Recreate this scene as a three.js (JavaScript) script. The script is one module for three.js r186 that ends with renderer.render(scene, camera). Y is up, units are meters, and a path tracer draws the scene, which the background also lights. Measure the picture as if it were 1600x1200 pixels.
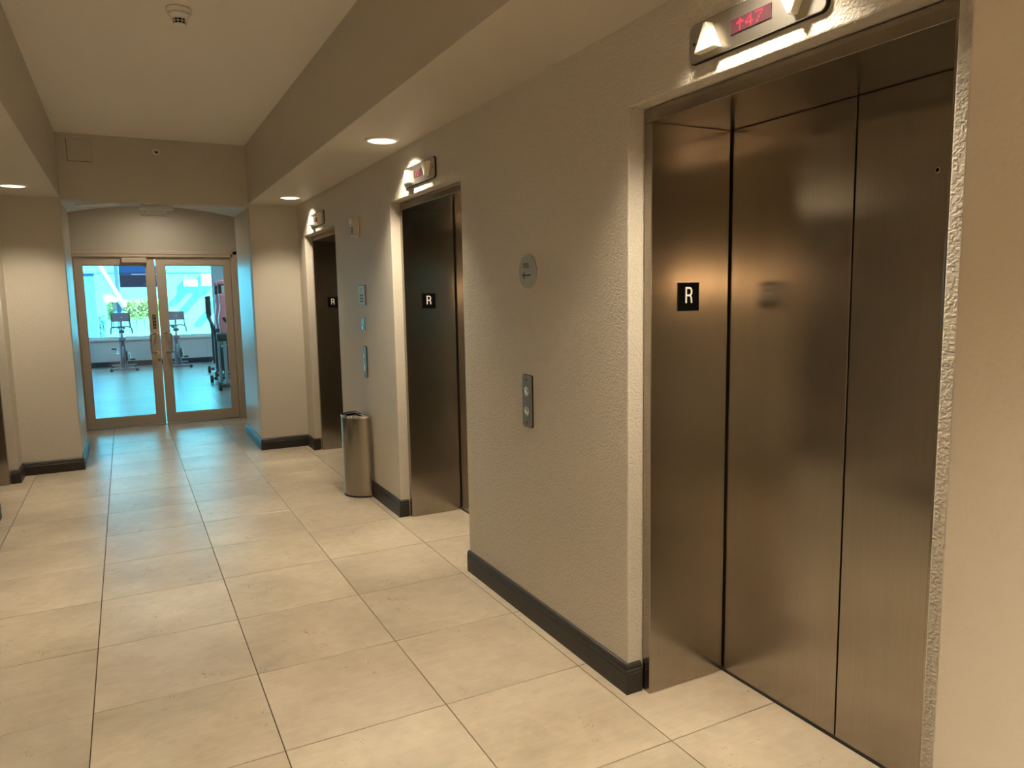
import * as THREE from 'three';
import { RoundedBoxGeometry } from 'three/addons/geometries/RoundedBoxGeometry.js';
import { RectAreaLightUniformsLib } from 'three/addons/lights/RectAreaLightUniformsLib.js';
import { mergeGeometries } from 'three/addons/utils/BufferGeometryUtils.js';

// ---------------------------------------------------------------- camera, sky, sun, exposure
const scene = new THREE.Scene();
const camera = new THREE.PerspectiveCamera(54.955, 1600 / 1200, 0.05, 120);
camera.position.set(0.2182, 1.5819, 4.3585);
camera.rotation.set(-0.12106, -0.47945, -0.01797, 'YXZ');
const renderer = new THREE.WebGLRenderer();
renderer.toneMapping = THREE.LinearToneMapping;
renderer.toneMappingExposure = 1.56;
renderer.shadowMap.enabled = true;
// clear tropical daylight: the camera is balanced for the warm lamps, so the day reads cyan
scene.background = new THREE.Color().setRGB(0.78, 1.55, 2.1);
const sun = new THREE.DirectionalLight(new THREE.Color().setRGB(0.60, 0.90, 1.0), 31);
sun.position.set(9 + 1, 10, 5 - 19);
sun.target.position.set(1, 0, -19);
sun.castShadow = true;
sun.shadow.mapSize.set(2048, 2048);
Object.assign(sun.shadow.camera, { left: -9, right: 9, top: 9, bottom: -9, near: 0.5, far: 40 });
scene.add(sun, sun.target);
const LAMP = new THREE.Color().setRGB(1.0, 0.85, 0.635);      // warm white of the downlights
const DOWNLIGHT_CD = 13.5;

// ---------------------------------------------------------------- seeded noise and textures
let seed = 20251;
const rnd = () => { seed = (seed * 1664525 + 1013904223) >>> 0; return seed / 4294967296; };
const lattice = new Float32Array(65536); for (let i = 0; i < 65536; i++) lattice[i] = rnd();
const sm = (t) => t * t * (3 - 2 * t);
function vnoise(x, y, p, q = p, o = 0) {                     // tileable value noise, p by q cells
  const xi = Math.floor(x), yi = Math.floor(y), fx = sm(x - xi), fy = sm(y - yi);
  const at = (a, b) => lattice[((((a % p) + p) % p) * 251 + (((b % q) + q) % q) * 1013 + o * 7919) & 65535];
  const a = at(xi, yi), b = at(xi + 1, yi), c = at(xi, yi + 1), d = at(xi + 1, yi + 1);
  return (a + (b - a) * fx) * (1 - fy) + (c + (d - c) * fx) * fy;
}
function fbm(u, v, base, oct, o = 0) {
  let s = 0, a = 0.5, n = 0, f = base;
  for (let i = 0; i < oct; i++) { s += a * vnoise(u * f, v * f, f, f, o + i); n += a; a *= 0.5; f *= 2; }
  return s / n;
}
function dataTex(w, h, size, fn, srgb) {                     // fn(u, v) -> [r, g, b] in 0..1; size in metres
  const d = new Uint8Array(w * h * 4);
  for (let y = 0; y < h; y++) for (let x = 0; x < w; x++) {
    const c = fn(x / w, y / h), i = (y * w + x) * 4;
    for (let k = 0; k < 3; k++) d[i + k] = Math.max(0, Math.min(255, Math.round(c[k] * 255)));
    d[i + 3] = 255;
  }
  const t = new THREE.DataTexture(d, w, h); t.wrapS = t.wrapT = THREE.RepeatWrapping;
  t.magFilter = THREE.LinearFilter; t.minFilter = THREE.LinearMipmapLinearFilter; t.generateMipmaps = true;
  t.repeat.set(1 / size[0], 1 / size[1]); if (srgb) t.colorSpace = THREE.SRGBColorSpace; t.needsUpdate = true; return t;
}
const g3 = (v) => [v, v, v];
const wallBump = dataTex(1024, 1024, [0.8, 0.8], (u, v) => {   // rolled orange-peel plaster
  const a = fbm(u + 0.01 * vnoise(u * 64, v * 64, 64), v, 140, 2, 3), b = fbm(u, v, 10, 3, 9);
  return g3(0.8 * sm(Math.max(0, Math.min(1, (a - 0.3) / 0.45))) + 0.2 * b);
});
const tileMap = dataTex(1024, 1024, [2.4, 2.4], (u, v) => {
  const cl = fbm(u, v, 7, 5, 20), dr = fbm(u, v, 60, 3, 31), st = vnoise(u * 30, v * 240, 30, 240, 4);
  const k = 0.90 + 0.24 * (cl - 0.5) + 0.08 * (dr - 0.5) + 0.03 * (st - 0.5);
  return [k * 0.995, k * (0.965 + 0.02 * (cl - 0.5)), k * (0.92 + 0.05 * (cl - 0.5))];
}, true);
const tileRough = dataTex(512, 512, [1.2, 1.2], (u, v) => g3(0.80 + 0.2 * (fbm(u, v, 12, 4, 41) - 0.5) + 0.15 * (vnoise(u * 200, v * 200, 200, 200, 2) - 0.5)));
const steelMap = dataTex(1024, 256, [0.5, 1.5], (u, v) => {  // vertical brushing
  const s = 0.6 * vnoise(u * 512, v * 4, 512, 4, 1) + 0.4 * vnoise(u * 180, v * 9, 180, 9, 6), c = fbm(u, v, 3, 3, 50);
  return g3(0.92 + 0.05 * (s - 0.5) + 0.05 * (c - 0.5));
}, true);
const steelBump = dataTex(1024, 256, [0.5, 1.5], (u, v) => g3(0.7 * vnoise(u * 512, v * 5, 512, 5, 11) + 0.3 * vnoise(u * 256, v * 24, 256, 24, 12)));
const plankMap = dataTex(512, 512, [1.6, 1.6], (u, v) => {
  const gr = 0.6 * fbm(u, v * 1, 6, 4, 61) + 0.4 * vnoise(u * 8, v * 160, 8, 160, 62);
  return [0.80 + 0.3 * (gr - 0.5), 0.84 + 0.3 * (gr - 0.5), 0.86 + 0.3 * (gr - 0.5)];
}, true);
function canvasTex(w, h, draw) {
  const c = document.createElement('canvas'); c.width = w; c.height = h; draw(c.getContext('2d'), w, h);
  const t = new THREE.CanvasTexture(c); t.colorSpace = THREE.SRGBColorSpace; return t;
}

// ---------------------------------------------------------------- materials
const rgb = (r, g, b) => new THREE.Color().setRGB(r, g, b);
const std = (c, roughness = 0.6, metalness = 0, extra = {}) => new THREE.MeshStandardMaterial({ color: rgb(...c), roughness, metalness, ...extra });
const phys = (c, roughness, metalness, extra) => new THREE.MeshPhysicalMaterial({ color: rgb(...c), roughness, metalness, ...extra });
const M = {
  wall: std([0.55, 0.505, 0.428], 0.6, 0, { bumpMap: wallBump, bumpScale: 0.0014 }),
  smooth: std([0.53, 0.487, 0.412], 0.55, 0, { bumpMap: wallBump, bumpScale: 0.0003 }),
  passage: phys([0.55, 0.505, 0.428], 0.36, 0, { bumpMap: wallBump, bumpScale: 0.0002, ior: 1.6 }),
  ceiling: std([0.78, 0.735, 0.665], 0.8, 0, { bumpMap: wallBump, bumpScale: 0.0003 }),
  grout: std([0.07, 0.055, 0.042], 0.95),
  base: std([0.018, 0.0145, 0.0115], 0.45),
  steel: phys([0.44, 0.395, 0.335], 0.19, 1, { map: steelMap, bumpMap: steelBump, bumpScale: 0.00001, anisotropy: 0.8 }),
  steelPlain: phys([0.55, 0.52, 0.47], 0.3, 1, { map: steelMap }),
  steelDark: phys([0.36, 0.335, 0.29], 0.42, 1, { map: steelMap }),
  chrome: std([0.75, 0.74, 0.72], 0.16, 1),
  black: phys([0.010, 0.009, 0.008], 0.6, 0, { specularIntensity: 0.3 }),
  rubber: std([0.02, 0.02, 0.021], 0.8),
  white: std([0.78, 0.76, 0.72], 0.45),
  lens: std([0.85, 0.80, 0.66], 0.4),
  doorPaint: std([0.58, 0.50, 0.41], 0.45),
  glass: phys([0.86, 0.97, 0.985], 0.02, 0, { transmission: 1, thickness: 0, ior: 1.5 }),
  lampGlow: std([0.9, 0.88, 0.8], 0.5, 0, { emissive: rgb(1, 0.93, 0.78), emissiveIntensity: 3.0 }),
};
const tileTones = [[0.565, 0.515, 0.435], [0.59, 0.535, 0.45], [0.535, 0.49, 0.415], [0.58, 0.53, 0.44]];
M.tiles = tileTones.map((c) => phys(c, 0.39, 0, { ior: 1.62, map: tileMap, roughnessMap: tileRough, bumpMap: tileRough, bumpScale: 0.00015 }));

// ---------------------------------------------------------------- helpers
const taken = {};
function numbered(n) { const k = taken[n] = (taken[n] ?? -1) + 1; return k ? n + '_' + String(k).padStart(3, '0') : n; }
function uvMetres(g, ox = 0, oy = 0) {                       // uv in metres from the way each face points
  const G = g.index ? g.toNonIndexed() : g, p = G.attributes.position, uv = new Float32Array(p.count * 2);
  const a = new THREE.Vector3(), b = new THREE.Vector3(), c = new THREE.Vector3();
  for (let i = 0; i < p.count; i += 3) {
    a.fromBufferAttribute(p, i); b.fromBufferAttribute(p, i + 1); c.fromBufferAttribute(p, i + 2);
    b.sub(a); c.sub(a); b.cross(c);
    const n = [Math.abs(b.x), Math.abs(b.y), Math.abs(b.z)];
    for (let k = 0; k < 3; k++) {
      const x = p.getX(i + k), y = p.getY(i + k), z = p.getZ(i + k);
      const q = n[1] > n[0] && n[1] > n[2] ? [x, z] : n[0] > n[2] ? [z, y] : [x, y];
      uv[(i + k) * 2] = q[0] + ox; uv[(i + k) * 2 + 1] = q[1] + oy;
    }
  }
  G.setAttribute('uv', new THREE.BufferAttribute(uv, 2)); return G;
}
const flat = (g) => { const G = g.index ? g.toNonIndexed() : g.clone(); if (!G.attributes.uv) G.setAttribute('uv', new THREE.BufferAttribute(new Float32Array(G.attributes.position.count * 2), 2)); for (const k of Object.keys(G.attributes)) if (!['position', 'normal', 'uv'].includes(k)) G.deleteAttribute(k); return G; };
const join = (list) => list.length === 1 ? list[0] : mergeGeometries(list.map(flat));
const box = (x0, x1, y0, y1, z0, z1) => uvMetres(new THREE.BoxGeometry(x1 - x0, y1 - y0, z1 - z0).translate((x0 + x1) / 2, (y0 + y1) / 2, (z0 + z1) / 2));
const rbox = (x0, x1, y0, y1, z0, z1, r = 0.003, s = 2) => uvMetres(new RoundedBoxGeometry(x1 - x0, y1 - y0, z1 - z0, s, Math.min(r, (x1 - x0) / 2.01, (y1 - y0) / 2.01, (z1 - z0) / 2.01)).translate((x0 + x1) / 2, (y0 + y1) / 2, (z0 + z1) / 2));
const cyl = (r0, r1, h, at, axis = 'y', seg = 24) => { const g = new THREE.CylinderGeometry(r1, r0, h, seg); if (axis === 'x') g.rotateZ(Math.PI / 2); if (axis === 'z') g.rotateX(Math.PI / 2); return g.translate(...at); };
const tube = (pts, r, seg = 20, rad = 8) => new THREE.TubeGeometry(new THREE.CatmullRomCurve3(pts.map((p) => new THREE.Vector3(...p)), false, 'catmullrom', 0.3), seg, r, rad);
const bar = (a, b, r) => tube([a, b], r, 1, 10);
function mesh(name, geo, mat, parent) {
  const m = new THREE.Mesh(Array.isArray(geo) ? join(geo) : geo, mat); m.name = parent === scene ? numbered(name) : name;
  m.castShadow = m.receiveShadow = true; parent.add(m); return m;
}
function struct(name, geo, mat) { const m = mesh(name, geo, mat, scene); m.userData.kind = 'structure'; return m; }
function thing(name, label, category, pos = [0, 0, 0], group) {
  const o = new THREE.Group(); o.name = numbered(name); o.position.set(...pos); o.userData = { label, category };
  if (group) o.userData.group = group; scene.add(o); return o;
}
function copy(o, pos, turn, label) {
  const c = o.clone(); c.name = numbered(o.name.replace(/_\d{3}$/, '')); c.position.set(...pos); c.rotation.y = turn;
  c.userData = { ...o.userData, label }; scene.add(c); return c;
}
const shapeOf = (pts) => new THREE.Shape(pts.map((p) => new THREE.Vector2(...p)));
const extrude = (shape, depth, bevel = 0, extra = {}) => new THREE.ExtrudeGeometry(shape, bevel ? { depth: depth - 2 * bevel, bevelEnabled: true, bevelThickness: bevel, bevelSize: bevel, bevelOffset: -bevel, bevelSegments: 2, ...extra } : { depth, bevelEnabled: false, ...extra }).translate(0, 0, bevel);
function roundRect(w, h, r) {
  const s = new THREE.Shape(), x = -w / 2, y = -h / 2;
  s.moveTo(x + r, y); s.lineTo(x + w - r, y); s.absarc(x + w - r, y + r, r, -Math.PI / 2, 0); s.lineTo(x + w, y + h - r); s.absarc(x + w - r, y + h - r, r, 0, Math.PI / 2);
  s.lineTo(x + r, y + h); s.absarc(x + r, y + h - r, r, Math.PI / 2, Math.PI); s.lineTo(x, y + r); s.absarc(x + r, y + r, r, Math.PI, Math.PI * 1.5); return s;
}
// things on the right wall are modelled facing +z (x to the viewer's right) and turned to face -x
const onRightWall = (o, y, z) => { o.position.set(WR, y, z); o.rotation.y = -Math.PI / 2; return o; };

// ---------------------------------------------------------------- the lift lobby: dimensions in metres
const CX = 0.585, WR = 1.885, WL = 2 * CX - WR, HALF = 0.82;              // centre line, lift walls, half width of the passages
const PL = CX - HALF, PR = CX + HALF, ZE = 3.63, YS = 2.53, YC = 3.105;   // passage walls, lobby ends, soffit and ceiling heights
const LIFTS = [[2.705, 0], [-0.015, -0.022], [-2.733, -0.04]];              // centre along the wall, height offset
const OPEN = 0.601;                                                       // half width of a lift opening

// floor: grout bed with its tiles
const T = 0.6096;
{
  const floor = struct('floor', box(-1.3, 2.5, -0.12, -0.0045, -6.12, 7.3), M.grout);
  const g = 0.0021;
  const tileGeo = (x0, x1, z0, z1, k) => {
    const t = shapeOf([[x0 + g, -z1 + g], [x1 - g, -z1 + g], [x1 - g, -z0 - g], [x0 + g, -z0 - g]]);
    return uvMetres(extrude(t, 0.01, 0.0007, { bevelSegments: 1 }).rotateX(-Math.PI / 2).translate(0, -0.01, 0), (k * 0.731) % 2.4, (k * 1.377) % 2.4);
  };
  let k = 0;
  for (let j = -10; j < 12; j++) for (let i = -2; i < 4; i++) {
    const z0 = Math.max(j * T, -6.1), z1 = Math.min((j + 1) * T, 7.28), inLobby = z1 > -ZE && z0 < ZE;
    const lo = inLobby ? -1.16 : -0.72, hi = inLobby ? 2.334 : 1.9, x0 = Math.max(i * T, lo), x1 = Math.min((i + 1) * T, hi);
    if (x1 - x0 < 0.02 || z1 - z0 < 0.02) continue;
    mesh('tile', tileGeo(x0, x1, z0, z1, ++k), M.tiles[Math.floor(rnd() * 4)], floor);
  }
}
// lift walls with their three openings, thick enough to hold the frames
{
  const wall = (side) => {
        // openings reach the floor: cut from the outline so that no sill strip is left
    const pts = [[-ZE - 0.05, 0]], top = 2.243;
    const list = LIFTS.map(([z, dy]) => [side > 0 ? -z : z, top + dy]).sort((a, b) => a[0] - b[0]);
    for (const [a, h] of list) pts.push([a - OPEN, 0], [a - OPEN, h], [a + OPEN, h], [a + OPEN, 0]);
    pts.push([ZE + 0.05, 0], [ZE + 0.05, YS + 0.12], [-ZE - 0.05, YS + 0.12]);
    const gm = extrude(shapeOf(pts), 0.54, 0.005);
    return side > 0 ? gm.rotateY(Math.PI / 2).translate(WR, 0, 0) : gm.rotateY(-Math.PI / 2).translate(WL, 0, 0);
  };
  struct('wall_right', uvMetres(wall(1)), M.wall);
  struct('wall_left', uvMetres(wall(-1)), M.wall);
}
// end walls: header over the passage, then the piers; the far passage has a shallow arched ceiling
const XO0 = WL - 0.56, XO1 = WR + 0.56;
const headerWall = (h) => shapeOf([[XO0, 0], [PL, 0], [PL, h], [PR, h], [PR, 0], [XO1, 0], [XO1, 3.3], [XO0, 3.3]]);
function archWall(spring, crown) {
  const pts = [[XO0, 0], [PL, 0]], n = 24;
  for (let i = 0; i <= n; i++) { const t = -1 + 2 * i / n; pts.push([CX + t * HALF, spring + (crown - spring) * (1 - t * t)]); }
  pts.push([PR, 0], [XO1, 0], [XO1, 3.3], [XO0, 3.3]); return shapeOf(pts);
}
struct('wall_far', uvMetres(extrude(headerWall(2.507), 0.13, 0.004).translate(0, 0, -ZE - 0.13)), M.wall);
struct('wall_far', uvMetres(extrude(archWall(2.507, 2.60), 0.95).translate(0, 0, -ZE - 1.08)), M.passage);
struct('wall_near', uvMetres(extrude(headerWall(2.507), 3.5, 0.004).translate(0, 0, ZE)), M.smooth);
struct('wall_back', box(XO0, XO1, 0, 3.3, ZE + 3.5, ZE + 3.65), M.smooth);
// ceiling with the two lower soffits
struct('ceiling', box(PL - 0.1, PR + 0.1, YC, YC + 0.2, -ZE, ZE), M.ceiling);
const CAN_R = 0.086, CAN_D = 0.074, XR = 1.687, XL = 2 * CX - 1.687, ZL = [2.74, -0.13, -2.96];   // downlight openings
for (const [n, x0, x1, x] of [['ceiling_right', PR - 0.005, XO1, XR], ['ceiling_left', XO0, PL + 0.005, XL]]) {
  const sh = shapeOf([[x0, -ZE], [x1, -ZE], [x1, ZE], [x0, ZE]]);
  for (const z of ZL) sh.holes.push(new THREE.Path().absarc(x, -z, CAN_R, 0, Math.PI * 2, true));
  const plate = new THREE.ExtrudeGeometry(sh, { depth: 0.11, bevelEnabled: false, curveSegments: 40 }).rotateX(-Math.PI / 2).translate(0, YS, 0);
  struct(n, [uvMetres(plate), box(x0, x1, YS + 0.11, YC + 0.2, -ZE, ZE)], M.smooth);
}
// vestibule in front of the glass doors
const ZD = -6.05, VX0 = -0.62, VX1 = 1.80;
struct('wall_vestibule_left', box(VX0 - 0.8, VX0, 0, 3.0, ZD - 0.1, -ZE - 1.08), M.smooth);
struct('wall_vestibule_right', box(VX1, VX1 + 0.8, 0, 3.0, ZD - 0.1, -ZE - 1.08), M.smooth);
struct('ceiling_vestibule', box(VX0 - 0.8, VX1 + 0.8, 2.86, 3.05, ZD - 0.1, -ZE - 1.08), M.ceiling);
struct('wall_doors', uvMetres(extrude(shapeOf([[-6.2, 0], [-0.335, 0], [-0.335, 2.172], [1.535, 2.172], [1.535, 0], [7.2, 0], [7.2, 3.3], [-6.2, 3.3]]), 0.14).translate(0, 0, ZD - 0.12)), M.smooth);

// baseboards: moulded profile swept along the wall with mitred corners
const PROFILE = [[0, 0], [0.017, 0], [0.017, 0.082], [0.0145, 0.085], [0.0145, 0.0885], [0.017, 0.0915], [0.017, 0.098], [0.013, 0.101], [0.013, 0.1045], [0.0155, 0.107], [0.0155, 0.112], [0.010, 0.119], [0.004, 0.122], [0, 0.122]];
function sweep(path, closedEnds = true) {                    // path of [x, z]; the moulding stands on the left hand of its direction
  const n = path.length, dirs = [], V = [], pos = [];
  for (let i = 0; i < n - 1; i++) { const d = [path[i + 1][0] - path[i][0], path[i + 1][1] - path[i][1]], l = Math.hypot(...d); dirs.push([d[0] / l, d[1] / l]); }
  const left = (d) => [d[1], -d[0]];
  for (let i = 0; i < n; i++) {
    const a = left(dirs[Math.max(0, i - 1)]), b = left(dirs[Math.min(n - 2, i)]), k = 1 + a[0] * b[0] + a[1] * b[1];
    V.push([(a[0] + b[0]) / k, (a[1] + b[1]) / k]);
  }
  const at = (i, j) => [path[i][0] + V[i][0] * PROFILE[j][0], PROFILE[j][1], path[i][1] + V[i][1] * PROFILE[j][0]];
  const m = PROFILE.length;
  for (let i = 0; i < n - 1; i++) for (let j = 0; j < m; j++) {
    const j2 = (j + 1) % m, a = at(i, j), b = at(i + 1, j), c = at(i + 1, j2), d = at(i, j2);
    pos.push(...a, ...b, ...c, ...a, ...c, ...d);
  }
  if (closedEnds) for (const i of [0, n - 1]) for (let j = 1; j < m - 1; j++) { const t = [at(i, 0), at(i, j), at(i, j + 1)]; if (i) t.reverse(); pos.push(...t.flat()); }
  const g = new THREE.BufferGeometry(); g.setAttribute('position', new THREE.Float32BufferAttribute(pos, 3)); g.computeVertexNormals(); return uvMetres(g);
}
{
  const R = 0.058, edges = LIFTS.map(([z]) => [z - OPEN, z + OPEN]);
  const mirror = (p) => p.map(([x, z]) => [2 * CX - x, z]).reverse();
  // right side, walked from near to far so that the lobby lies on the left hand
  const runs = [
    [[PR, 7.1], [PR, ZE], [WR, ZE], [WR, edges[0][1]], [WR + R, edges[0][1]]],
    [[WR + R, edges[0][0]], [WR, edges[0][0]], [WR, edges[1][1]]],
    [[WR + R, edges[1][0]], [WR, edges[1][0]], [WR, edges[2][1]]],
    [[WR + R, edges[2][0]], [WR, edges[2][0]], [WR, -ZE], [PR, -ZE], [PR, -ZE - 1.08], [VX1, -ZE - 1.08], [VX1, ZD + 0.02], [1.60, ZD + 0.02]],
  ];
  for (const r of runs) struct('baseboard_right', sweep(r), M.base);
  const leftRuns = runs.map((r, i) => { let q = mirror(r); if (i === 3) q = [[-0.40, ZD + 0.02], [VX0, ZD + 0.02], [VX0, -ZE - 1.08], ...q.slice(3)]; return q; });
  for (const r of leftRuns) struct('baseboard_left', sweep(r), M.base);
}

// ---------------------------------------------------------------- downlights
{
  const lathe = (p) => new THREE.LatheGeometry(p.map((q) => new THREE.Vector2(...q)), 48);
  const ring = lathe([[0.084, 0.004], [0.083, -0.003], [0.087, -0.007], [0.099, -0.006], [0.103, -0.001], [0.103, 0.0005]]);
  const lamp = (o, y, cd, deg, pen, rad) => {
    const l = new THREE.SpotLight(LAMP, cd, 0, THREE.MathUtils.degToRad(deg), pen, 2);
    l.position.set(0, y, 0); l.target.position.set(0, y - 2, 0); l.castShadow = true; l.shadow.radius = rad; o.add(l, l.target);
  };
  const fixture = (label, pos) => { const o = thing('downlight', label, 'ceiling light', pos, 'round downlights in the soffits'); mesh('trim_ring', ring, M.white, o); return o; };
  const recessed = (label, pos, strength = 1) => {              // lamp set up in a white reflector can, cut off by the rim
    const o = fixture(label, pos);
    mesh('reflector', lathe([[0.0845, 0.001], [0.082, 0.02], [0.074, 0.05], [0.066, CAN_D + 0.012], [0, CAN_D + 0.014]]), std([0.86, 0.85, 0.82], 0.5, 0, { side: THREE.DoubleSide }), o);
    mesh('lamp_lens', cyl(0.060, 0.060, 0.006, [0, CAN_D + 0.006, 0], 'y', 48), M.lampGlow, o);
    lamp(o, CAN_D - 0.002, DOWNLIGHT_CD * strength, 57, 1, 2.0);
  };
  const flush = (label, pos, cd, deg, pen) => { const o = fixture(label, pos); mesh('lamp_lens', cyl(0.0835, 0.0835, 0.004, [0, -0.0015, 0], 'y', 48), M.lampGlow, o); lamp(o, -0.012, cd, deg, pen, 3.5); };
  const where = ['the elevator reading 47', 'the elevator beside the trash bin', 'the farthest elevator on the call button wall'];
  ZL.forEach((z, i) => recessed('round white recessed downlight in the soffit over ' + where[i], [XR, YS - 0.001, z], i === 2 ? 0.66 : 1.12));
  const whereL = ['the near elevator', 'the middle elevator', 'the far elevator'];
  ZL.forEach((z, i) => recessed('round white recessed downlight in the soffit opposite ' + whereL[i] + ' with call buttons', [XL, YS - 0.001, z], i === 2 ? 0.66 : 0.75));
  flush('round white downlight in the passage ceiling behind the near pier', [CX, 2.507 - 0.001, 5.0], 38, 62, 0.8);
  flush('round white downlight in the vestibule before the glass doors', [CX, 2.859, -5.35], 3.2, 84, 1);
}
// wall lamp on the near passage wall: the warm glow mirrored in the steel
{
  const o = thing('wall_sconce', 'warm half round wall lamp on the near passage wall', 'wall lamp', [PL, 1.66, 5.45]);
  mesh('back_plate', rbox(0, 0.012, -0.12, 0.12, -0.07, 0.07, 0.004), M.steelPlain, o);
  const sh = new THREE.CylinderGeometry(0.10, 0.10, 0.19, 24, 1, true, 0, Math.PI).translate(0.012, 0, 0);
  mesh('lamp_shade', sh, std([0.8, 0.62, 0.4], 0.8, 0, { emissive: rgb(1, 0.58, 0.26), emissiveIntensity: 9.0, side: THREE.DoubleSide }), o);
  const l = new THREE.PointLight(rgb(1, 0.68, 0.4), 1.6, 0, 2); l.position.set(0.16, 0, 0); l.castShadow = true; l.shadow.radius = 4; o.add(l);
}

// ---------------------------------------------------------------- lifts (origin: floor, wall plane, centre of the opening; +x goes into the wall)
const plateTex = canvasTex(256, 272, (c, w, h) => {
  c.fillStyle = '#060505'; c.fillRect(0, 0, w, h); c.strokeStyle = '#f4efe4'; c.lineWidth = 19; c.lineCap = 'butt'; c.lineJoin = 'miter';
  c.beginPath(); c.moveTo(98, 196); c.lineTo(98, 50); c.lineTo(136, 50); c.bezierCurveTo(174, 50, 174, 122, 136, 122); c.lineTo(98, 122); c.moveTo(134, 122); c.bezierCurveTo(160, 124, 163, 150, 165, 196); c.stroke();
});
const M_plate = phys([1, 1, 1], 0.7, 0, { map: plateTex, specularIntensity: 0.15 });
function makeLift(label) {
  const o = thing('elevator', label, 'elevator'), I = 0.551, F0 = 0.065, D = 0.45, H = 2.189;
  const fr = thing('x', '', ''); scene.remove(fr); fr.name = 'frame'; fr.userData = {}; taken.x = -1; o.add(fr);
  for (const s of [-1, 1]) mesh('jamb', rbox(F0, D - 0.008, 0.001, H, Math.min(s * I, s * 0.596), Math.max(s * I, s * 0.596), 0.0025), M.steel, fr);
  mesh('header', rbox(F0, D - 0.008, H, 2.238, -0.596, 0.596, 0.0025), M.steel, fr);
  for (const s of [-1, 1]) {
    const p = mesh('door_panel', rbox(D, D + 0.03, 0.010, 2.205, Math.min(s * 0.003, s * 0.585), Math.max(s * 0.003, s * 0.585), 0.002), M.steel, o);
    if (s > 0) {
      mesh('keyhole_ring', new THREE.TorusGeometry(0.0075, 0.002, 8, 20).rotateY(Math.PI / 2).translate(D - 0.001, 1.917, 0.276), M.chrome, p);
      mesh('keyhole', cyl(0.0065, 0.0065, 0.003, [D - 0.0005, 1.917, 0.276], 'x', 16), M.black, p);
    }
  }
  mesh('shaft_back', box(D + 0.05, D + 0.06, 0, 2.24, -0.596, 0.596), M.black, o);
  mesh('sill', rbox(D - 0.002, D + 0.04, -0.004, 0.006, -0.596, 0.596, 0.001), M.rubber, o);
  for (const s of [-1, 1]) {                                  // floor plates on both jambs
    const pl = mesh('floor_plate', rbox(0.188, 0.292, 1.506, 1.614, Math.min(s * I, s * (I - 0.003)), Math.max(s * I, s * (I - 0.003)), 0.001), M.black, o);
    pl.userData.label = 'black plate with white letter R';
    const q = new THREE.PlaneGeometry(0.102, 0.1065); if (s > 0) q.rotateY(Math.PI); q.translate(0.24, 1.56, s * (I - 0.0034));
    mesh('letter_print', q, M_plate, pl);
  }
  return o;
}
{
  const l0 = makeLift('steel elevator doors under the display reading 47, next to the round pool sign');
  l0.position.set(WR, 0, LIFTS[0][0] + 0.004);
  copy(l0, [WR, 0, LIFTS[1][0] + 0.004], 0, 'steel elevator beside the trash bin, with only one door panel edge showing');
  copy(l0, [WR, 0, LIFTS[2][0] + 0.004], 0, 'steel elevator between the notice and the pier of the glass door passage');
  const w = ['across from the pool sign', 'across from the trash bin', 'next to the passage pier'];
  LIFTS.forEach(([z], i) => copy(l0, [WL, 0, z], Math.PI, 'steel elevator on the wall without call buttons, ' + w[i]));
  // lower heads of the far lifts follow their walls
  scene.traverse((n) => { if (/^elevator/.test(n.name) && n.parent === scene) { const k = LIFTS.find(([z]) => Math.abs(z - n.position.z) < 0.02); n.scale.y = (2.238 + k[1]) / 2.238; } });
}

// ---------------------------------------------------------------- hall lanterns above the lifts
function makeLantern(label, i, text) {
  const o = thing('elevator_lantern', label, 'elevator sign'), W = 0.52, H = 0.116;
  mesh('backing', extrude(roundRect(W + 0.006, H + 0.006, 0.022), 0.008), M.black, o);
  mesh('face_plate', uvMetres(extrude(roundRect(W, H, 0.02), 0.006, 0.0015).translate(0, 0, 0.007)), M.steelPlain, o);
  const tri = (cx, up) => {
    const s = up ? 1 : -1, g = extrude(shapeOf(up ? [[-0.046, -0.04], [0.046, -0.04], [0.006, 0.04], [-0.006, 0.04]] : [[0.046, 0.04], [-0.046, 0.04], [-0.006, -0.04], [0.006, -0.04]]), 0.03, 0.003);
    return g.translate(cx, 0, 0.011);
  };
  mesh('up_arrow', tri(-0.163, true), M.lens, o); mesh('down_arrow', tri(0.163, false), M.lens, o);
  for (const s of [-1, 1]) mesh('screw', cyl(0.004, 0.004, 0.003, [s * 0.238, 0, 0.0135], 'z', 12), M.black, o);
  mesh('display_window', rbox(-0.078, 0.078, -0.021, 0.021, 0.0125, 0.0155, 0.001), std([0.03, 0.012, 0.012], 0.25), o);
  const t = canvasTex(384, 104, (c, w, h) => {
    c.fillStyle = '#16050a'; c.fillRect(0, 0, w, h); c.fillStyle = '#f0143a';
    const dot = (col, row, ox) => { c.beginPath(); c.arc(ox + col * 15, 14 + row * 12.5, 7.2, 0, 7); c.fill(); };
    const F = { '^': ['..#..', '.###.', '#####', '..#..', '..#..', '..#..', '..#..'], 4: ['...#.', '..##.', '.#.#.', '#..#.', '#####', '...#.', '...#.'], 7: ['#####', '....#', '...#.', '..#..', '..#..', '.#...', '.#...'], 2: ['.###.', '#...#', '....#', '..##.', '.#...', '#....', '#####'] };
    [...text].forEach((ch, n) => F[ch]?.forEach((r, y) => [...r].forEach((v, x) => { if (v === '#') dot(x, y, 60 + n * 92); })));
  });
  mesh('display_digits', new THREE.PlaneGeometry(0.152, 0.039).translate(0, 0, 0.0158), phys([0.02, 0.006, 0.008], 0.5, 0, { specularIntensity: 0.2, emissive: rgb(1, 1, 1), emissiveMap: t, emissiveIntensity: 0.9 }), o);
  return onRightWall(o, [2.353, 2.328, 2.31][i], LIFTS[i][0]);
}
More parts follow.
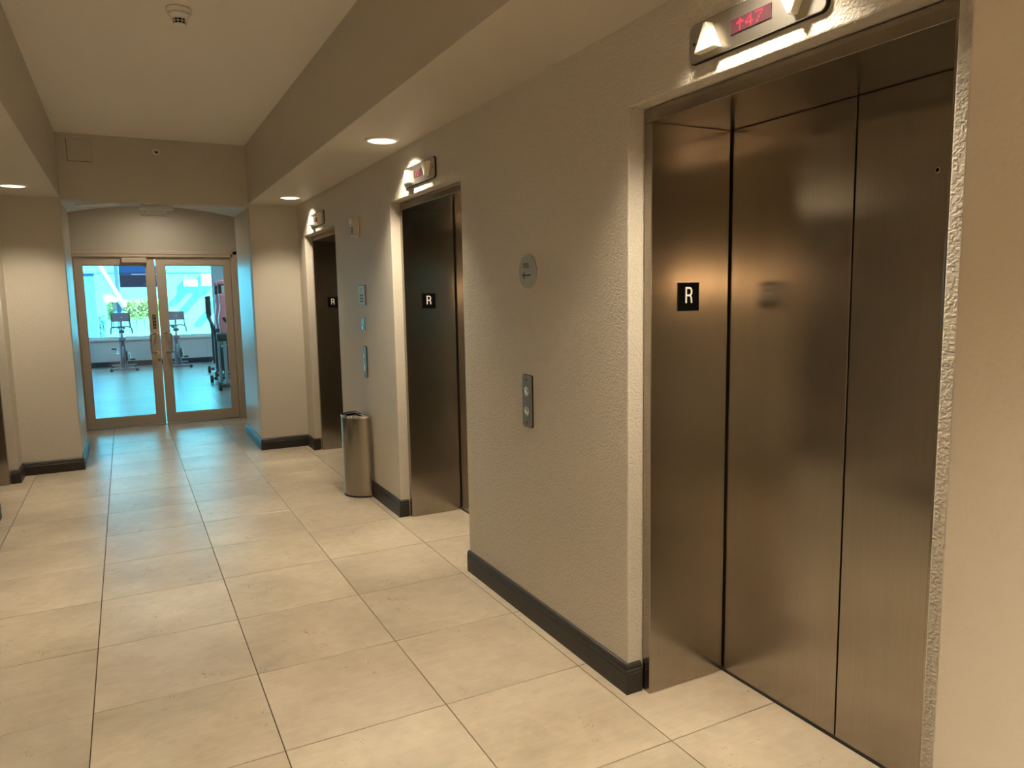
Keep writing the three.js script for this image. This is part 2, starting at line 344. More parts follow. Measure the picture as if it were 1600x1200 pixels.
makeLantern('steel elevator lantern with red display reading 47 and white arrows', 0, '^47');
makeLantern('elevator lantern with white arrows above the elevator beside the trash bin', 1, '^2');
makeLantern('small elevator lantern above the farthest elevator by the passage pier', 2, '^');

// ---------------------------------------------------------------- signs, call panels and devices on the right wall
{
  const o = thing('pool_sign', 'round grey sign reading POOL with an arrow', 'sign');
  mesh('disc', extrude(new THREE.Shape().absarc(0, 0, 0.080, 0, Math.PI * 2), 0.010, 0.002, { curveSegments: 48 }), std([0.42, 0.42, 0.38], 0.45), o);
  const t = canvasTex(512, 512, (c) => {
    c.fillStyle = '#b5b4a9'; c.fillRect(0, 0, 512, 512); c.fillStyle = c.strokeStyle = '#17120c'; c.textAlign = 'center';
    c.font = 'bold 100px sans-serif'; c.save(); c.translate(236, 202); c.scale(0.72, 1); c.fillText('POOL', 0, 0); c.lineWidth = 5; c.strokeText('POOL', 0, 0); c.restore();
    c.lineWidth = 25; c.beginPath(); c.moveTo(372, 316); c.lineTo(130, 316); c.moveTo(190, 264); c.lineTo(126, 316); c.lineTo(190, 368); c.stroke();
  });
  const face = new THREE.CircleGeometry(0.076, 48).translate(0, 0, 0.0104);
  mesh('sign_print', face, std([0.72, 0.72, 0.70], 0.45, 0, { map: t }), o);
  onRightWall(o, 1.685, 1.34);
}
function callPanel(label, y, z) {
  const o = thing('call_panel', label, 'call buttons', [0, 0, 0]), W = 0.088, H = 0.244;
  mesh('backing', extrude(roundRect(W + 0.006, H + 0.006, 0.012), 0.005), M.black, o);
  mesh('face_plate', uvMetres(extrude(roundRect(W, H, 0.010), 0.010, 0.002)), M.steelDark, o);
  for (const s of [-1, 1]) {
    mesh('button_ring', new THREE.TorusGeometry(0.019, 0.0035, 8, 28).translate(0, s * 0.047, 0.011), M.chrome, o);
    const b = mesh('button', new THREE.LatheGeometry([[0, 0.0145], [0.008, 0.0142], [0.014, 0.0125], [0.017, 0.010]].map((p) => new THREE.Vector2(...p)), 28).rotateX(Math.PI / 2).translate(0, s * 0.047, 0.001), M.chrome, o);
    mesh('button_arrow', extrude(shapeOf(s > 0 ? [[-0.006, -0.005], [0.006, -0.005], [0, 0.007]] : [[0.006, 0.005], [-0.006, 0.005], [0, -0.007]]), 0.0014).translate(0, s * 0.047, 0.015), M.lens, b);
    mesh('screw', cyl(0.0045, 0.0045, 0.003, [0, s * 0.102, 0.010], 'z', 12), M.black, o);
  }
  return onRightWall(o, y, z);
}
callPanel('steel two button elevator call panel below the round pool sign', 1.078, 1.32);
callPanel('steel two button elevator call panel below the framed notice', 1.07, -1.35);
{
  const o = thing('notice', 'small framed white notice on the wall above the trash bin', 'notice');
  mesh('frame', uvMetres(extrude(roundRect(0.178, 0.158, 0.004), 0.012, 0.002)), M.steelDark, o);
  const t = canvasTex(256, 224, (c) => {                       // illegible in the photograph: pictogram and dark blocks only
    c.fillStyle = '#dfe6e6'; c.fillRect(0, 0, 256, 224); c.strokeStyle = '#6d7d84'; c.lineWidth = 8; c.beginPath(); c.arc(128, 52, 28, 0, 7); c.moveTo(128, 30); c.lineTo(128, 74); c.stroke();
    c.fillStyle = '#20282c'; for (const [y, h] of [[104, 26], [144, 24], [180, 26]]) { c.fillRect(58, y, 56, h); c.fillRect(136, y, 64, h); }
  });
  mesh('notice_print', new THREE.PlaneGeometry(0.158, 0.138).translate(0, 0, 0.0125), std([0.8, 0.8, 0.8], 0.6, 0, { map: t }), o);
  onRightWall(o, 1.596, -1.355);
}
{
  const o = thing('key_switch_plate', 'small steel key switch plate between notice and call panel', 'switch');
  mesh('face_plate', uvMetres(extrude(roundRect(0.075, 0.105, 0.004), 0.006, 0.0015)), M.steelDark, o);
  mesh('key_cylinder', cyl(0.011, 0.011, 0.01, [0, -0.026, 0.009], 'z', 20), M.chrome, o);
  mesh('key_slot', box(-0.0015, 0.0015, -0.033, -0.019, 0.0135, 0.0146), M.black, o);
  onRightWall(o, 1.367, -1.363);
}
{
  const o = thing('fire_alarm_strobe', 'beige fire alarm strobe high on the wall between two elevators', 'fire alarm');
  mesh('back_plate', rbox(-0.062, 0.062, -0.082, 0.082, 0, 0.012, 0.006), M.white, o);
  mesh('housing', rbox(-0.058, 0.058, -0.078, 0.078, 0.011, 0.042, 0.012, 3), std([0.62, 0.57, 0.48], 0.5), o);
  mesh('strobe_lens', rbox(-0.034, 0.034, 0.02, 0.062, 0.040, 0.056, 0.008, 3), M.lens, o);
  for (let i = 0; i < 4; i++) mesh('horn_slot', box(-0.03, 0.03, -0.052 + i * 0.014, -0.046 + i * 0.014, 0.0405, 0.0425), M.black, o);
  onRightWall(o, 2.128, -1.44);
}

// ---------------------------------------------------------------- half round steel bin against the wall
{
  const o = thing('trash_bin', 'tall half round brushed steel trash bin against the wall', 'trash bin', [WR - 0.022, 0, -1.41]), R = 0.178, n = 36;
  const half = (r, back = 0) => { const s = new THREE.Shape(); s.moveTo(-back, -r); for (let i = 0; i <= n; i++) { const a = -Math.PI / 2 - Math.PI * i / n; s.lineTo(Math.cos(a) * r - back, Math.sin(a) * r); } s.lineTo(-back, -r); return s; };
  const up = (g, y) => g.rotateX(-Math.PI / 2).translate(0, y, 0);
  mesh('foot', up(extrude(half(R - 0.004, 0.003), 0.02), 0), M.rubber, o);
  // body: curved shell and flat back, uv along the girth so that the brushing runs upright
  const pos = [], uv = [], idx = [], ring = [];
  for (let i = 0; i <= n; i++) { const a = -Math.PI / 2 - Math.PI * i / n; ring.push([Math.cos(a) * R, Math.sin(a) * R, R * Math.PI * i / n]); }
  for (const [x, z, u] of ring) for (const y of [0.016, 0.64]) { pos.push(x, y, z); uv.push(u, y); }
  for (let i = 0; i < n; i++) idx.push(2 * i, 2 * i + 1, 2 * i + 2, 2 * i + 2, 2 * i + 1, 2 * i + 3);
  const sh = new THREE.BufferGeometry(); sh.setAttribute('position', new THREE.Float32BufferAttribute(pos, 3)); sh.setAttribute('uv', new THREE.Float32BufferAttribute(uv, 2)); sh.setIndex(idx); sh.computeVertexNormals();
  const body = mesh('body', [sh, box(-0.003, 0, 0.016, 0.64, -R, R)], phys([0.36, 0.33, 0.285], 0.2, 1, { map: steelMap, anisotropy: 0.5, side: THREE.DoubleSide }), o);
  const rim = half(R + 0.002, -0.001), hole = new THREE.Path(half(R - 0.022, 0.016).getPoints()); rim.holes.push(hole);
  mesh('rim', up(extrude(rim, 0.018, 0.003), 0.636), M.chrome, o);
  mesh('inner_liner', up(extrude(half(R - 0.02, 0.014), 0.004), 0.60), M.black, o);
  mesh('flap', up(extrude(half(0.125, 0.024), 0.004), 0.622), std([0.06, 0.055, 0.05], 0.4), o);
}

// ---------------------------------------------------------------- ceiling and header fittings
{
  const o = thing('smoke_detector', 'round cream smoke detector on the ceiling', 'smoke detector', [0.585, YC, -0.075]);
  const lathe = (p) => new THREE.LatheGeometry(p.map((q) => new THREE.Vector2(...q)), 40);
  mesh('base', lathe([[0, 0], [0.062, 0], [0.064, -0.006], [0.062, -0.022], [0.056, -0.026], [0, -0.026]]), M.white, o);
  mesh('housing', lathe([[0, -0.025], [0.056, -0.026], [0.052, -0.036], [0.040, -0.052], [0.036, -0.054], [0, -0.054]]), M.white, o);
  mesh('sensor_cage', lathe([[0, -0.053], [0.031, -0.054], [0.029, -0.078], [0, -0.078]]), M.black, o);
  for (let i = 0; i < 10; i++) { const a = i / 10 * Math.PI * 2; mesh('cage_rib', bar([0.034 * Math.cos(a), -0.052, 0.034 * Math.sin(a)], [0.031 * Math.cos(a), -0.08, 0.031 * Math.sin(a)], 0.0022), M.white, o); }
  mesh('cage_ring', new THREE.TorusGeometry(0.0325, 0.002, 6, 32).rotateX(Math.PI / 2).translate(0, -0.066, 0), M.white, o);
  mesh('cap', lathe([[0, -0.09], [0.02, -0.0895], [0.030, -0.084], [0.032, -0.078], [0, -0.077]]), M.white, o);
}
{
  const o = thing('sprinkler', 'small round sidewall sprinkler on the header above the passage', 'sprinkler', [0.594, 2.99, -ZE]);
  mesh('escutcheon', new THREE.LatheGeometry([[0, 0], [0.032, 0], [0.033, 0.004], [0.024, 0.010], [0.017, 0.010]].map((p) => new THREE.Vector2(...p)), 32).rotateX(Math.PI / 2), M.white, o);
  mesh('cup', cyl(0.017, 0.017, 0.004, [0, 0, 0.0095], 'z'), M.black, o);
  mesh('head', [cyl(0.008, 0.008, 0.03, [0, 0, 0.022], 'z', 16), rbox(-0.013, 0.013, -0.002, 0.009, 0.036, 0.040, 0.001)], M.chrome, o);
}
{
  const o = thing('access_panel', 'flush square access panel in the header above the passage', 'access panel', [-0.047, 2.957, -ZE]);
  const f = shapeOf([[-0.109, -0.109], [0.109, -0.109], [0.109, 0.109], [-0.109, 0.109]]); f.holes.push(new THREE.Path([[-0.1, -0.1], [0.1, -0.1], [0.1, 0.1], [-0.1, 0.1]].map((p) => new THREE.Vector2(...p))));
  mesh('frame', uvMetres(extrude(f, 0.004, 0.001)), M.smooth, o);
  mesh('joint', box(-0.1, 0.1, -0.1, 0.1, 0.0003, 0.0009), M.black, o);
  mesh('panel', rbox(-0.096, 0.099, -0.0955, 0.099, 0.0008, 0.0035, 0.0008), M.smooth, o);
}
{
  const o = thing('emergency_light', 'slim white emergency light hanging under the arched passage ceiling', 'emergency light', [0.60, 2.60, -4.62]);
  mesh('canopy', rbox(-0.165, 0.165, -0.046, -0.004, -0.035, 0.035, 0.006), M.white, o);
  for (const s of [-1, 1]) mesh('hanger', bar([s * 0.11, -0.04, 0], [s * 0.11, -0.10, 0], 0.003), M.chrome, o);
  mesh('lens_bar', rbox(-0.155, 0.135, -0.116, -0.096, -0.012, 0.012, 0.004), M.white, o);
}
{
  const o = thing('ceiling_vent', 'white slotted air vent in the arched passage ceiling', 'air vent', [0.05, 2.548, -4.25]);
  o.rotation.z = 0.10;
  mesh('frame', [rbox(-0.19, 0.19, -0.012, 0.0, -0.10, -0.088, 0.002), rbox(-0.19, 0.19, -0.012, 0, 0.088, 0.10, 0.002), rbox(-0.19, -0.178, -0.012, 0, -0.10, 0.10, 0.002), rbox(0.178, 0.19, -0.012, 0, -0.10, 0.10, 0.002)], M.white, o);
  mesh('backing', box(-0.18, 0.18, -0.003, 0, -0.09, 0.09), M.black, o);
  for (let i = 0; i < 7; i++) mesh('slat', rbox(-0.18, 0.18, -0.010, -0.0075, -0.082 + i * 0.024, -0.064 + i * 0.024, 0.001), M.white, o);
}

// ---------------------------------------------------------------- glass double doors to the gym
{
  const fr = struct('trim_1', [rbox(-0.335, -0.290, 0, 2.172, ZD - 0.09, ZD + 0.03, 0.003), rbox(1.494, 1.535, 0, 2.172, ZD - 0.09, ZD + 0.03, 0.003), rbox(-0.335, 1.535, 2.124, 2.172, ZD - 0.09, ZD + 0.03, 0.003)], M.doorPaint);
  mesh('casing', [rbox(-0.375, -0.32, 0, 2.20, ZD + 0.018, ZD + 0.036, 0.004), rbox(1.52, 1.575, 0, 2.20, ZD + 0.018, ZD + 0.036, 0.004), rbox(-0.375, 1.575, 2.158, 2.20, ZD + 0.018, ZD + 0.036, 0.004)], M.doorPaint, fr);
  mesh('threshold', rbox(-0.30, 1.50, 0.0, 0.009, ZD - 0.06, ZD + 0.01, 0.002), M.steelPlain, fr);
  mesh('stop', [box(-0.292, 1.496, 2.098, 2.126, ZD - 0.075, ZD - 0.048), box(-0.292, -0.268, 0.01, 2.11, ZD - 0.075, ZD - 0.048), box(1.472, 1.496, 0.01, 2.11, ZD - 0.075, ZD - 0.048)], M.doorPaint, fr);
  const leaf = (n, x0, x1, gx0, gx1, hx, dir) => {
    const b = 0.012, t = 2.1225, g0 = 0.128, g1 = 2.025, zf = ZD, zb = ZD - 0.045;
    const d = struct('door_' + n, [rbox(x0, gx0, b, t, zb, zf, 0.003), rbox(gx1, x1, b, t, zb, zf, 0.003), rbox(gx0 - 0.002, gx1 + 0.002, b, g0, zb + 0.0005, zf - 0.0005, 0.003), rbox(gx0 - 0.002, gx1 + 0.002, g1, t, zb + 0.0005, zf - 0.0005, 0.003)], M.doorPaint);
    mesh('pane', box(gx0, gx1, g0, g1, zf - 0.024, zf - 0.0235), M.glass, d);
    mesh('glazing_bead', [rbox(gx0, gx0 + 0.012, g0, g1, zf - 0.02, zf - 0.006, 0.002), rbox(gx1 - 0.012, gx1, g0, g1, zf - 0.02, zf - 0.006, 0.002), rbox(gx0, gx1, g0, g0 + 0.012, zf - 0.02, zf - 0.006, 0.002), rbox(gx0, gx1, g1 - 0.012, g1, zf - 0.02, zf - 0.006, 0.002)], M.doorPaint, d);
    const h = mesh('pull_handle', tube([[hx, 1.168, zf], [hx - dir * 0.03, 1.168, zf + 0.05], [hx - dir * 0.064, 1.16, zf + 0.06], [hx - dir * 0.07, 1.12, zf + 0.062], [hx - dir * 0.07, 0.97, zf + 0.062], [hx - dir * 0.064, 0.93, zf + 0.06], [hx - dir * 0.03, 0.922, zf + 0.05], [hx, 0.922, zf]], 0.0115, 48, 10), std([0.5, 0.49, 0.47], 0.25, 1), d);
    for (const y of [1.168, 0.922]) mesh('rose', cyl(0.017, 0.017, 0.006, [hx, y, zf + 0.002], 'z'), M.chrome, h);
    return d;
  };
  const d1 = leaf(1, -0.286, 0.594, -0.204, 0.496, 0.555, 1), d2 = leaf(2, 0.606, 1.490, 0.707, 1.41, 0.655, -1);
  const sg = mesh('push_sign', rbox(0.525, 0.562, 1.228, 1.405, ZD, ZD + 0.003, 0.001), M.black, d1);
  const t = canvasTex(96, 448, (c) => { c.fillStyle = '#0b0a09'; c.fillRect(0, 0, 96, 448); c.fillStyle = '#cfc6b2'; c.font = 'bold 92px sans-serif'; c.textAlign = 'center'; [...'PUSH'].forEach((ch, i) => c.fillText(ch, 48, 98 + i * 106)); });
  mesh('letter_print', new THREE.PlaneGeometry(0.036, 0.175).translate(0.5435, 1.3165, ZD + 0.0034), std([0.9, 0.9, 0.9], 0.5, 0, { map: t }), sg);
  sg.userData.label = 'black sign with upright letters PUSH';
  mesh('lock_cylinder', cyl(0.018, 0.018, 0.008, [0.567, 0.83, ZD + 0.002], 'z'), std([0.32, 0.2, 0.09], 0.35, 1), d1);
  mesh('door_closer', rbox(0.228, 0.508, 2.05, 2.114, ZD, ZD + 0.05, 0.008), M.doorPaint, d1);
  const o = thing('door_stop', 'small dark floor guide beside the glass door frame', 'door stop', [1.62, 0, -5.72]);
  mesh('post', cyl(0.014, 0.012, 0.05, [0, 0.025, 0], 'y', 16), M.rubber, o); mesh('cap', cyl(0.018, 0.018, 0.014, [0, 0.056, 0], 'y', 16), M.rubber, o);
}

// ---------------------------------------------------------------- gym behind the doors
const GZ = -16.0, GX0 = -5.2, GX1 = 6.2, GY = 2.95;
{
  const wood = [[0.40, 0.355, 0.325], [0.43, 0.385, 0.35], [0.365, 0.33, 0.305]].map((c) => std(c, 0.30, 0, { map: plankMap }));
  const fl = struct('floor_gym', box(GX0 - 0.2, GX1 + 0.2, -0.12, -0.0045, GZ - 0.2, ZD - 0.06), std([0.27, 0.29, 0.30], 0.4, 0, { map: plankMap }));
  const L = 1.25, Wd = 0.22, geos = [0, 1, 2, 3].map((k) => { const s = shapeOf([[0.001, 0.001], [L - 0.001, 0.001], [L - 0.001, Wd - 0.001], [0.001, Wd - 0.001]]); return uvMetres(extrude(s, 0.008, 0.001, { bevelSegments: 1 }).rotateX(-Math.PI / 2).translate(0, -0.008, 0), k * 0.41, k * 0.29); });
  const rows = Math.floor((ZD - 0.11 - GZ) / Wd);
  for (let r = 0; r < rows; r++) {
    const z = ZD - 0.11 - r * Wd, off = (r * 0.437) % L;
    for (let k = 0; k < 4; k++) { const m = mesh('plank', geos[(r + k * 3) % 4], wood[Math.floor(rnd() * 3)], fl); m.position.set(-1.9 + off + k * L, 0, z); }
  }
  const paint = std([0.62, 0.62, 0.64], 0.7), grey = std([0.36, 0.40, 0.46], 0.7);
  struct('wall_gym_left', box(GX0 - 0.2, GX0, 0, 3.2, GZ, ZD - 0.12), paint);
  struct('wall_gym_right', box(GX1, GX1 + 0.2, 0, 3.2, GZ, ZD - 0.12), paint);
  struct('ceiling_gym', box(GX0 - 0.2, GX1 + 0.2, GY, GY + 0.2, GZ - 0.2, ZD - 0.12), paint);
  struct('wall_gym_far', [box(GX0 - 0.2, GX1 + 0.2, 0, 0.63, GZ - 0.2, GZ), box(2.28, 2.86, 0.63, 3.0, GZ - 0.2, GZ), box(GX0 - 0.2, GX0 + 0.3, 0.63, 3.0, GZ - 0.2, GZ), box(GX1 - 0.3, GX1 + 0.2, 0.63, 3.0, GZ - 0.2, GZ)], paint);
  struct('baseboard_gym', rbox(GX0, GX1, 0, 0.125, GZ, GZ + 0.018, 0.004), std([0.035, 0.04, 0.055], 0.5));
  struct('trim_2', rbox(GX0, GX1, 0.63, 0.685, GZ - 0.19, GZ + 0.05, 0.006), M.white);
  [[GX0 + 0.3, 2.28], [2.86, GX1 - 0.3]].forEach(([x0, x1], i) => {
    const w = struct('window_' + (i + 1), [rbox(x0, x0 + 0.04, 0.685, GY, GZ - 0.12, GZ - 0.05, 0.003), rbox(x1 - 0.04, x1, 0.685, GY, GZ - 0.12, GZ - 0.05, 0.003), rbox(x0, x1, 0.685, 0.72, GZ - 0.12, GZ - 0.05, 0.003), rbox(x0, x1, GY - 0.05, GY, GZ - 0.12, GZ - 0.05, 0.003)], std([0.55, 0.57, 0.58], 0.4));
    mesh('pane', box(x0 + 0.02, x1 - 0.02, 0.7, GY - 0.02, GZ - 0.09, GZ - 0.0895), M.glass, w);
  });
}
// unseen panel lights added to the gym ceiling to brighten floor and parapet
RectAreaLightUniformsLib.init();
for (const [x, z, w] of [[-1.2, -8.6, 'left of the doors, near'], [2.6, -8.6, 'right of the doors, near'], [-1.2, -13.0, 'left of the doors, far'], [2.6, -13.0, 'right of the doors, far']]) {
  const o = thing('added_panel_light', 'flat white panel light added out of view in the gym ceiling ' + w, 'ceiling light', [x, GY, z], 'added panel lights in the gym');
  mesh('frame', rbox(-0.62, 0.62, -0.02, 0.0, -0.62, 0.62, 0.004), M.white, o);
  mesh('diffuser', box(-0.59, 0.59, -0.023, -0.019, -0.59, 0.59), std([0.9, 0.9, 0.9], 0.5, 0, { emissive: rgb(0.92, 0.97, 1), emissiveIntensity: 1.2 }), o);
  const l = new THREE.RectAreaLight(rgb(0.95, 0.97, 1), 4.5, 1.18, 1.18); l.position.set(0, -0.03, 0); l.rotation.x = -Math.PI / 2; o.add(l);
}
// hanging screen
{
  const o = thing('television', 'dark flat television hanging in front of the gym window', 'television', [0.60, 2.16, -15.55]);
  mesh('housing', rbox(-0.435, 0.435, -0.255, 0.255, -0.05, 0, 0.008), M.black, o);
  const t = canvasTex(512, 288, (c, w, h) => { c.fillStyle = '#1d3050'; c.fillRect(0, 0, w, h); c.fillStyle = '#0a5fae'; c.fillRect(0, 0, w, 86); c.fillStyle = '#12487f'; c.fillRect(0, 86, w, 46); c.fillStyle = '#b9cbe6'; c.fillRect(150, 108, 330, 12); c.fillStyle = '#8fa5bf'; c.fillRect(300, 248, 14, 8); c.fillRect(330, 258, 22, 8); });
  mesh('screen', new THREE.PlaneGeometry(0.85, 0.49).translate(0, 0, 0.0008), std([0.02, 0.02, 0.03], 0.2, 0, { emissive: rgb(1, 1, 1), emissiveMap: t, emissiveIntensity: 0.8 }), o);
  mesh('ceiling_mount', [bar([0, 0.1, -0.07], [0, 0.79, -0.07], 0.022), rbox(-0.1, 0.1, -0.1, 0.1, -0.09, -0.045, 0.006)], M.black, o);
}
// indoor bikes, their fronts towards the doors
{
  const blue = std([0.10, 0.13, 0.19], 0.35, 0.3), dark = std([0.035, 0.045, 0.06], 0.45), silver = std([0.23, 0.26, 0.31], 0.35, 0.6), pad = std([0.20, 0.23, 0.33], 0.5);
  const o = thing('exercise_bike', 'indoor cycling bike with wide screen seen behind the door with the push sign', 'exercise bike', [0.125, 0, -14.95], 'indoor bikes along the gym window');
  for (const [n, z, w] of [['front_stabilizer', 0.47, 0.29], ['rear_stabilizer', -0.55, 0.27]]) {
    const s = mesh(n, rbox(-w, w, 0.03, 0.085, z - 0.04, z + 0.04, 0.02, 3), silver, o);
    for (const e of [-1, 1]) mesh('foot', rbox(e * (w - 0.03) - 0.03, e * (w - 0.03) + 0.03, 0, 0.075, z - 0.05, z + 0.05, 0.015), dark, s);
  }
  mesh('frame', [bar([0, 0.07, 0.47], [0, 0.07, -0.55], 0.035), bar([0, 0.08, -0.5], [0, 0.62, -0.22], 0.036), bar([0, 0.62, -0.22], [0, 0.46, 0.05], 0.034), bar([0, 0.40, -0.05], [0, 0.74, 0.24], 0.036), bar([-0.055, 0.07, 0.42], [-0.05, 0.72, 0.22], 0.02), bar([0.055, 0.07, 0.42], [0.05, 0.72, 0.22], 0.02), rbox(-0.07, 0.07, 0.68, 0.76, 0.18, 0.28, 0.02)], silver, o);
  const fw = mesh('flywheel', [cyl(0.235, 0.235, 0.03, [0, 0.31, 0.30], 'x', 40), new THREE.TorusGeometry(0.235, 0.018, 8, 40).rotateY(Math.PI / 2).translate(0, 0.31, 0.30)], blue, o);
  mesh('hub', cyl(0.04, 0.04, 0.10, [0, 0.31, 0.30], 'x'), M.chrome, fw);
  mesh('belt_guard', [rbox(0.06, 0.09, 0.24, 0.46, -0.16, 0.40, 0.014), cyl(0.13, 0.13, 0.03, [0.075, 0.36, -0.04], 'x')], dark, o);
  const ck = mesh('crank', [cyl(0.025, 0.025, 0.26, [0, 0.36, -0.04], 'x'), bar([0.13, 0.36, -0.04], [0.13, 0.24, 0.08], 0.014), bar([-0.13, 0.36, -0.04], [-0.13, 0.48, -0.16], 0.014)], M.chrome, o);
  for (const [x, y, z] of [[0.19, 0.24, 0.08], [-0.19, 0.48, -0.16]]) mesh('pedal', rbox(x - 0.05, x + 0.05, y - 0.02, y + 0.02, z - 0.05, z + 0.05, 0.01), dark, ck);
  mesh('seat_post', bar([0, 0.56, -0.24], [0, 0.92, -0.36], 0.022), M.chrome, o);
  const sd = new THREE.SphereGeometry(1, 20, 12).scale(0.085, 0.04, 0.14).translate(0, 0.95, -0.37); mesh('saddle', [sd, rbox(-0.025, 0.025, 0.93, 0.975, -0.30, -0.13, 0.02, 3)], dark, o);
  mesh('handlebar_post', bar([0, 0.72, 0.23], [0, 1.12, 0.30], 0.024), M.chrome, o);
  const hb = mesh('handlebar', [tube([[-0.215, 0.85, 0.44], [-0.205, 0.97, 0.40], [-0.15, 1.0, 0.32], [0, 1.0, 0.29], [0.15, 1.0, 0.32], [0.205, 0.97, 0.40], [0.215, 0.85, 0.44]], 0.016, 40), bar([-0.19, 0.97, 0.40], [-0.175, 1.32, 0.33], 0.013), bar([0.19, 0.97, 0.40], [0.175, 1.32, 0.33], 0.013)], dark, o);
  mesh('saddle_knob', cyl(0.02, 0.02, 0.05, [0.04, 0.66, -0.26], 'x', 16), M.black, o);
  const mo = mesh('monitor', rbox(-0.172, 0.172, 1.12, 1.325, 0.32, 0.35, 0.012, 3), pad, o);
  mesh('monitor_badge', cyl(0.013, 0.013, 0.004, [0.02, 1.22, 0.352], 'z', 16), M.white, mo);
  mesh('bottle_holder', rbox(-0.06, 0.06, 0.86, 0.93, 0.26, 0.33, 0.015), dark, o);
  copy(o, [1.262, 0, -15.05], 0, 'indoor cycling bike with wide screen between the television and red trainers');
  copy(o, [-0.86, 0, -14.95], 0, 'indoor cycling bike mostly hidden by the jamb left of the others');
}
// cross trainers along the right side
{
  const red = std([0.72, 0.27, 0.33], 0.35), dark = std([0.025, 0.03, 0.035], 0.45), silver = std([0.42, 0.46, 0.5], 0.35, 0.7);
  const o = thing('cross_trainer', 'red and black cross trainer nearest the glass doors', 'cross trainer', [1.93, 0, -9.75], 'cross trainers in a row in the gym');
  mesh('base_frame', [rbox(-0.30, 0.30, 0.05, 0.11, 0.36, 0.43, 0.015), rbox(-0.28, 0.28, 0.05, 0.11, -1.05, -0.98, 0.015), bar([-0.2, 0.08, 0.4], [-0.2, 0.08, -1.0], 0.03), bar([0.2, 0.08, 0.4], [0.2, 0.08, -1.0], 0.03)], dark, o);
  for (const s of [-1, 1]) for (const z of [0.40, -1.01]) mesh('wheel', [cyl(0.07, 0.07, 0.05, [s * 0.32, 0.072, z], 'x')], M.rubber, o);
  for (const [x, z] of [[-0.27, 0.1], [0.27, 0.1], [-0.2, 0.34], [0.2, 0.34]]) mesh('upright', rbox(x - 0.028, x + 0.028, 0.1, 0.98, z - 0.035, z + 0.035, 0.02, 3), silver, o);
  mesh('crossbar', [rbox(-0.33, 0.33, 0.86, 1.0, 0.05, 0.40, 0.03, 3), rbox(-0.24, 0.24, 0.30, 0.78, 0.0, 0.22, 0.06, 3)], dark, o);
  const tower = extrude(shapeOf([[-0.24, 0], [0.24, 0], [0.27, 0.28], [0.23, 0.48], [0.24, 0.72], [-0.24, 0.72], [-0.23, 0.48], [-0.27, 0.28]]), 0.16, 0.03).translate(0, 0.96, 0.14);
  const tw = mesh('shroud', tower, red, o);
  mesh('grip_recess', new THREE.TorusGeometry(0.08, 0.028, 8, 24, Math.PI).rotateZ(Math.PI).translate(-0.10, 1.27, 0.295), M.black, tw);
  const cs = mesh('console', rbox(-0.24, 0.24, 1.50, 1.86, 0.16, 0.24, 0.03, 3), dark, o);
  mesh('console_rim', [rbox(-0.26, 0.26, 1.84, 1.92, 0.15, 0.25, 0.03, 3)], red, cs);
  mesh('console_back', rbox(-0.19, 0.19, 1.55, 1.82, 0.235, 0.262, 0.01), std([0.45, 0.52, 0.58], 0.4), cs);
  for (const s of [-1, 1]) {
    const a = mesh('arm', tube([[s * 0.33, 0.30, 0.2], [s * 0.335, 0.92, 0.24], [s * 0.36, 1.12, 0.30], [s * 0.40, 1.25, 0.2], [s * 0.39, 1.62, 0.1]], 0.022, 32), dark, o);
    mesh('grip', tube([[s * 0.40, 1.30, 0.19], [s * 0.39, 1.64, 0.095]], 0.029, 6), M.rubber, a);
    mesh('pedal_rail', [bar([s * 0.2, 0.28, 0.15], [s * 0.2, 0.2, -0.95], 0.03), rbox(s * 0.2 - 0.08, s * 0.2 + 0.08, 0.24, 0.29, -0.75, -0.35, 0.02)], silver, o);
  }
  copy(o, [2.09, 0, -11.9], 0, 'red and black cross trainer standing behind the nearer trainer');
}
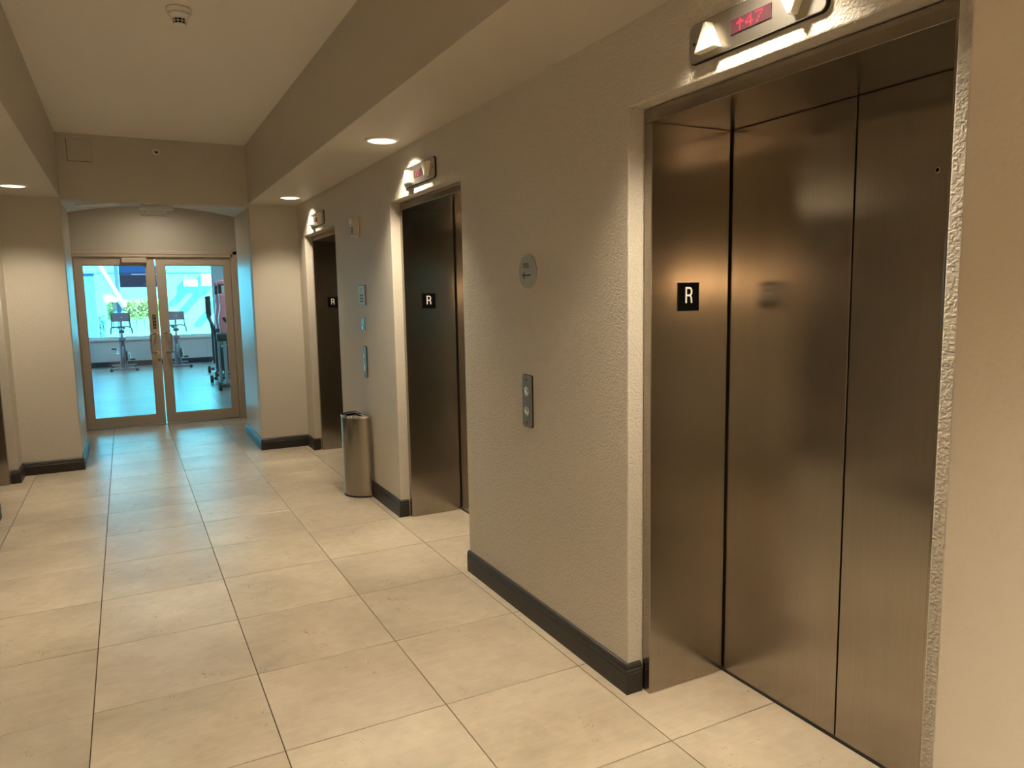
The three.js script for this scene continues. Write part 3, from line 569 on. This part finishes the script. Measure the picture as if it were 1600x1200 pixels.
// courtyard beyond the gym window
{
  const CZ = -20, aqua = std([0.17, 0.80, 0.90], 0.8);
  struct('ground_courtyard', box(-14, 16, -0.3, -0.05, -24, GZ - 0.2), std([0.6, 0.62, 0.6], 0.9));
  struct('wall_courtyard', [box(-14, 16, -0.05, 2.36, CZ - 0.3, CZ), box(-14, 16, 2.40, 5.2, CZ - 0.3, CZ), box(-14, 16, 2.36, 2.40, CZ - 0.3, CZ - 0.04)], aqua);
  const p = thing('shade_pillar', 'tall courtyard block added beyond the gym window, its blue standing in for shade', 'shade_pillar', [-0.62, -0.05, -18.2]);
  mesh('shaft', rbox(-0.32, 0.20, 0, 2.36, -0.25, 0.25, 0.01), std([0.10, 0.27, 0.55], 0.7), p);  // blue colour stands in for the shaded part of the courtyard
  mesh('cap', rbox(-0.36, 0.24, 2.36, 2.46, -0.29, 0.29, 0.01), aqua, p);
  const post = thing('steel_post', 'slim white courtyard post with a diagonal brace', 'post', [0.09, -0.05, -18.5]);
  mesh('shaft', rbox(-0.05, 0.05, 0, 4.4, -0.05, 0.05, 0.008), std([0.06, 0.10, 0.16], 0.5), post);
  mesh('brace', bar([-0.78, 3.4, 0.06], [0.135, 1.46, 0.06], 0.075), M.white, post);
  for (const [x, y, w, h, l] of [[2.03, 2.08, 0.20, 0.19, 0.30], [2.50, 2.17, 0.17, 0.36, 0.42], [2.95, 1.72, 0.12, 0.16, 0.45]]) {
    const b = thing('wall_bracket', 'cream sunlit block on the courtyard wall ' + (x < 2.2 ? 'nearest the television' : x < 2.8 ? 'standing tallest' : 'set lowest, behind the trainers'), 'wall block', [x, y, CZ]);
    mesh('block', rbox(-w, w, -h / 2, h / 2, 0, l * 0.35, 0.01), std([0.95, 0.82, 0.66], 0.8), b);
    mesh('arm', rbox(-0.09, 0.09, -h / 2, -h / 2 + 0.12, l * 0.3, l, 0.01), std([0.95, 0.82, 0.66], 0.8), b);
  }
  const bx = thing('planter_box', 'small dark planter box in front of the courtyard hedge', 'planter', [0.07, -0.05, -18.78]);
  mesh('box', rbox(-0.14, 0.13, 1.38, 1.60, -0.12, 0.12, 0.01), std([0.05, 0.075, 0.05], 0.8), bx);
  mesh('rim', rbox(-0.15, 0.14, 1.58, 1.61, -0.13, 0.13, 0.005), std([0.16, 0.12, 0.09], 0.8), bx);
  mesh('pedestal', rbox(-0.10, 0.09, 0, 1.38, -0.09, 0.09, 0.01), aqua, bx);
  // hedge: leaves as small tilted quads
  const hedge = (label, x0, x1, y0, y1, z, n, col) => {
    const o = thing('hedge', label, 'hedge', [(x0 + x1) / 2, -0.05, z]), P = [], w = (x1 - x0) / 2;
    for (let i = 0; i < n; i++) {
      const c = new THREE.Vector3((rnd() * 2 - 1) * w, y0 + rnd() * (y1 - y0) * (0.85 + 0.15 * rnd()), (rnd() * 2 - 1) * 0.22);
      const q = new THREE.Quaternion().setFromEuler(new THREE.Euler(rnd() * 2 - 1, rnd() * 6.3, rnd() * 2 - 1)), s = 0.03 + 0.035 * rnd();
      const v = [[-s, 0, 0], [0, -s * 0.5, 0.006], [s, 0, 0], [0, s * 0.5, 0.006]].map((t) => new THREE.Vector3(...t).applyQuaternion(q).add(c).toArray());
      P.push(...v[0], ...v[1], ...v[2], ...v[0], ...v[2], ...v[3]);
    }
    const g = new THREE.BufferGeometry(); g.setAttribute('position', new THREE.Float32BufferAttribute(P, 3)); g.computeVertexNormals();
    mesh('foliage', g, std(col, 0.7, 0, { side: THREE.DoubleSide }), o).userData.kind = 'stuff';
    const st = []; for (let k = 0; k < 7; k++) { const x = (k / 3 - 1) * w * 0.8; st.push(bar([x, 0, 0], [x * 1.05, y1 * 0.8, 0.05], 0.014)); } mesh('stem', st, std([0.25, 0.2, 0.13], 0.9), o);
  };
  hedge('yellow green hedge in the courtyard under the television', -0.2, 1.2, 1.12, 1.68, -19.2, 2600, [0.42, 0.44, 0.15]);
  hedge('low sparse green shrub at the foot of the blue shade block', -0.85, -0.28, 0.55, 1.3, -18.85, 420, [0.22, 0.50, 0.42]);
}
renderer.render(scene, camera);
